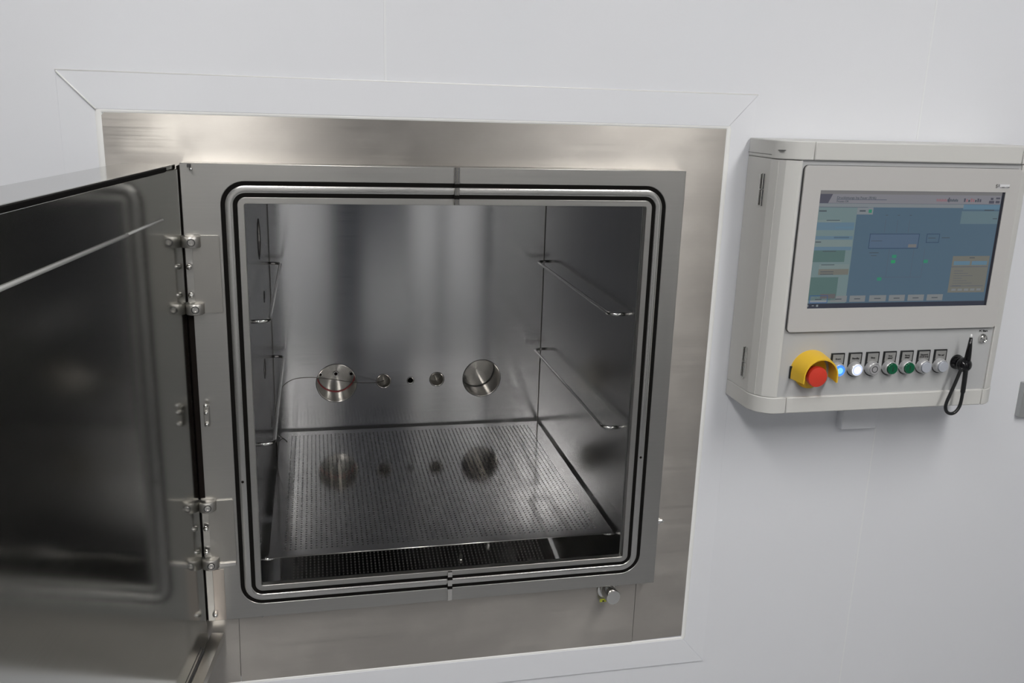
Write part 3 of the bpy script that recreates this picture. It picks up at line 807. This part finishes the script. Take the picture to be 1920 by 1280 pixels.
# emergency stop with a half-open yellow shroud
YP = YF + 0.0035
ES = MB(); ec = (0.6120, 0.0528)
ES.box(0.5725, 0.5850, YP - 0.004, YP, 0.0415, 0.0640)
es = ES.build('emergency_stop', MT['black'], CB, bevel=0.001)
def shroud_loop(r, y, drop=0.0105, n=22):
    o = [(ec[0] - r, y, ec[1] - drop)]
    o += [(ec[0] - r * cos(pi * i / n), y, ec[1] + r * sin(pi * i / n)) for i in range(n + 1)]
    o += [(ec[0] + r, y, ec[1] - drop)]; return o
mb = MB()
Lp = [shroud_loop(0.0385, YP), shroud_loop(0.0355, YP - 0.022), shroud_loop(0.0325, YP - 0.036), shroud_loop(0.0322, YP - 0.037), shroud_loop(0.0300, YP - 0.037), shroud_loop(0.0297, YP - 0.036), shroud_loop(0.0330, YP - 0.022), shroud_loop(0.036, YP)]
n = len(Lp[0]); V = [p for l in Lp for p in l]; F = []
for j in range(len(Lp)):
    k = (j + 1) % len(Lp)
    for i in range(n - 1): F.append((j * n + i, j * n + i + 1, k * n + i + 1, k * n + i))
F.append(tuple(j * n for j in range(len(Lp)))); F.append(tuple(j * n + n - 1 for j in range(len(Lp)))[::-1])
mb.add(V, F); mb.build('shroud', MT['yellow'], es, smooth=True, angle=0.7)
mb = MB(); solid(mb, (ec[0], YP, ec[1]), (0, -1, 0), [(0.0300, 0.0), (0.0300, 0.003)], 40); mb.build('shroud_base', MT['yellow'], es, smooth=True)
mb = MB(); solid(mb, (ec[0] - 0.001, YP, ec[1] - 0.002), (0, -1, 0), [(0.0125, 0.0), (0.0125, 0.012), (0.0165, 0.016), (0.0180, 0.022), (0.0182, 0.0265), (0.0172, 0.0290), (0.0100, 0.0302), (0.004, 0.0305)], 40)
mb.build('mushroom_head', MT['red'], es, smooth=True, angle=0.9)

# seven push buttons, each with its legend plate
LEG = ['Reset', 'Standby', 'Stop', 'Prog\nablauf', 'Strom\nablauf', 'Hauptsch\n(CDA frei)', 'T\u00fcr auf']
KIND = ['blue', 'white', 'grey', 'green', 'green', 'clear', 'clear']
for i in range(7):
    xc = 0.6620 + 0.0339 * i; zc = 0.0562 + 0.0005 * (i - 3) * 0.4; dz = zc - 0.0562
    pl = [(xc - 0.0128, 0.0850 + dz), (xc - 0.0128, zc)] + [(xc + 0.0128 * cos(pi + pi * k / 12), zc - 0.002 + 0.0128 * sin(pi + pi * k / 12)) for k in range(13)] + [(xc + 0.0128, zc), (xc + 0.0128, 0.0850 + dz)]
    pl = pl[::-1]
    mb = MB(); plate(mb, pl, [], YP - 0.0025, YP)
    pb = mb.build('push_button', MT['black'], CB, bevel=0.0006)
    lab = {'blue': 'blue lit push button, first of the row', 'white': 'white lit push button', 'grey': 'grey push button with a dark ring', 'green': 'green push button', 'clear': 'plain pale push button'}[KIND[i]]
    pb['label'] = lab
    MB().box(xc - 0.0103, xc + 0.0103, YP - 0.0031, YP - 0.0025, 0.0668 + dz, 0.0828 + dz).build('legend_plate', MT['legend'], pb)
    text('lettering', LEG[i], 0.0043 if '\n' not in LEG[i] else 0.0040, (xc, YP - 0.0034, 0.0748 + dz), MT['ink'], pb, bold=0.00012)
    mb = MB(); lathe(mb, (xc, YP, zc), (0, -1, 0), [(0.0131, 0.0), (0.0131, 0.004), (0.0122, 0.0095), (0.0112, 0.0118), (0.0104, 0.0124), (0.0099, 0.0118), (0.0099, 0.008)], 40)
    mb.build('button_ring', MT['satin'], pb, smooth=True, angle=1.0)
    cm = {'blue': MT['blue_on'], 'white': MT['white_on'], 'grey': MT['greycap'], 'green': MT['green'], 'clear': MT['clear']}[KIND[i]]
    mb = MB(); yo = YP - (0.0155 if KIND[i] in ('green', 'clear') else 0.0130)
    h = YP - yo
    solid(mb, (xc, YP, zc), (0, -1, 0), [(0.0097, 0.006), (0.0097, h - 0.0006), (0.0091, h)], 36)
    cap = mb.build('button_cap', cm, pb, smooth=True)
    if KIND[i] == 'grey':
        mb = MB(); lathe(mb, (xc, yo, zc), (0, -1, 0), [(0.0058, 0.0), (0.0058, 0.0002), (0.0046, 0.0002), (0.0046, 0.0)], 32); mb.build('cap_mark', MT['ink'], cap)
    if KIND[i] == 'green':
        MB().box(xc - 0.0007, xc + 0.0007, yo - 0.0002, yo, zc - 0.0042, zc + 0.0042).build('cap_mark', MT['ink'], cap)
    if KIND[i] == 'blue':
        mb = MB(); lathe(mb, (xc, yo, zc), (0, -1, 0), [(0.0056, 0.0), (0.0056, 0.0002), (0.0001, 0.0002)], 32); mb.build('cap_mark', MT['blue_core'], cap)
    if KIND[i] == 'white':
        mb = MB(); lathe(mb, (xc, yo, zc), (0, -1, 0), [(0.0091, 0.0), (0.0091, 0.0002), (0.0074, 0.0002), (0.0074, 0.0)], 32); mb.build('cap_mark', MT['white_rim'], cap)

# key switch with its print
mb = MB(); lathe(mb, (0.9475, YP, 0.1040), (0, -1, 0), [(0.0085, 0.0), (0.0085, 0.002), (0.0074, 0.0046), (0.0066, 0.0050), (0.0058, 0.0042), (0.0045, 0.0050), (0.002, 0.0062), (0.0001, 0.0064)], 32)
mb.build('key_switch', MT['chrome'], CB, smooth=True)
text('lettering', 'PC Start', 0.0050, (0.9475, YP - 0.0003, 0.1170), MT['ink'], CB, bold=0.0002)

# black knob and the lever with its loop hanging on it
kx, kz = 0.9025, 0.0610
mb = MB(); solid(mb, (kx, YP, kz), (0, -1, 0), [(0.0135, 0.0), (0.0130, 0.003), (0.0105, 0.006), (0.0098, 0.009)] + [(0.0134 * sin(radians(t)), 0.0195 - 0.0130 * cos(radians(t))) for t in (35, 50, 65, 80, 95, 110, 125, 140, 155, 170)], 40)
knob = mb.build('knob', MT['gloss_black'], CB, smooth=True, angle=1.2)
ST = empty('black_stylus', 'black tapered stylus with white tip and a loop handle, hung on the knob', 'stylus', (0.9015, -0.1135, 0.0610))
ys = -0.1135
def S(*a): return [(x, ys + dy, z) for x, z, dy in a]
mb = MB(); P = S((0.9015, 0.0600, 0.002), (0.9015, 0.0727, 0), (0.9015, 0.0828, 0), (0.9017, 0.0962, 0), (0.9013, 0.1130, 0)); tube(mb, P, [0.0054, 0.0056, 0.0052, 0.0041, 0.0026], 16); mb.build('shaft', MT['gloss_black'], ST, smooth='all')
mb = MB(); tube(mb, S((0.9013, 0.1130, 0), (0.9012, 0.1160, 0), (0.9011, 0.1192, 0)), [0.0018, 0.0016, 0.0010], 12); mb.build('tip', MT['whitetip'], ST, smooth='all')
mb = MB(); lp = smooth_path(S((0.8925, 0.0580, 0), (0.8885, 0.0440, 0), (0.8837, 0.0274, 0), (0.8783, 0.0105, 0), (0.8736, -0.0048, 0), (0.8728, -0.0151, 0), (0.8770, -0.0239, 0), (0.8861, -0.0278, 0), (0.8950, -0.0247, 0), (0.9012, -0.0146, 0), (0.9030, -0.0008, 0), (0.9029, 0.0199, 0), (0.9025, 0.0370, 0), (0.9015, 0.0560, 0)), 6)
rr2 = [0.0030 + (0.0012 if i > len(lp) * 0.8 else 0) for i in range(len(lp))]
tube(mb, lp, rr2, 12); mb.build('loop_handle', MT['black'], ST, smooth='all')

# white cable cover below the cabinet, and the wall switch at the right edge
mb = MB(); mb.box(0.7535, 0.8280, 0.010, WY, -0.0985, BZ0 - 0.0003)
tag(mb.build('cable_cover', MT['trim'], None, origin=(0.79, WY, -0.0985), bevel=0.002), 'small white cable cover on the wall just under the grey cabinet', 'cover')
SW = empty('wall_switch', 'grey framed switch plate on the wall at the right edge', 'switch', (1.195, WY, -0.06))
mb = MB(); plate(mb, rrect(1.1560, 1.2360, -0.0945, -0.0220, 0.002, 3), [], 0.018, WY); mb.build('switch_frame', MT['switch'], SW, bevel=0.002)
MB().box(1.1665, 1.2260, 0.0165, 0.018, -0.0845, -0.0320).build('rocker', MT['switchin'], SW, bevel=0.0007)
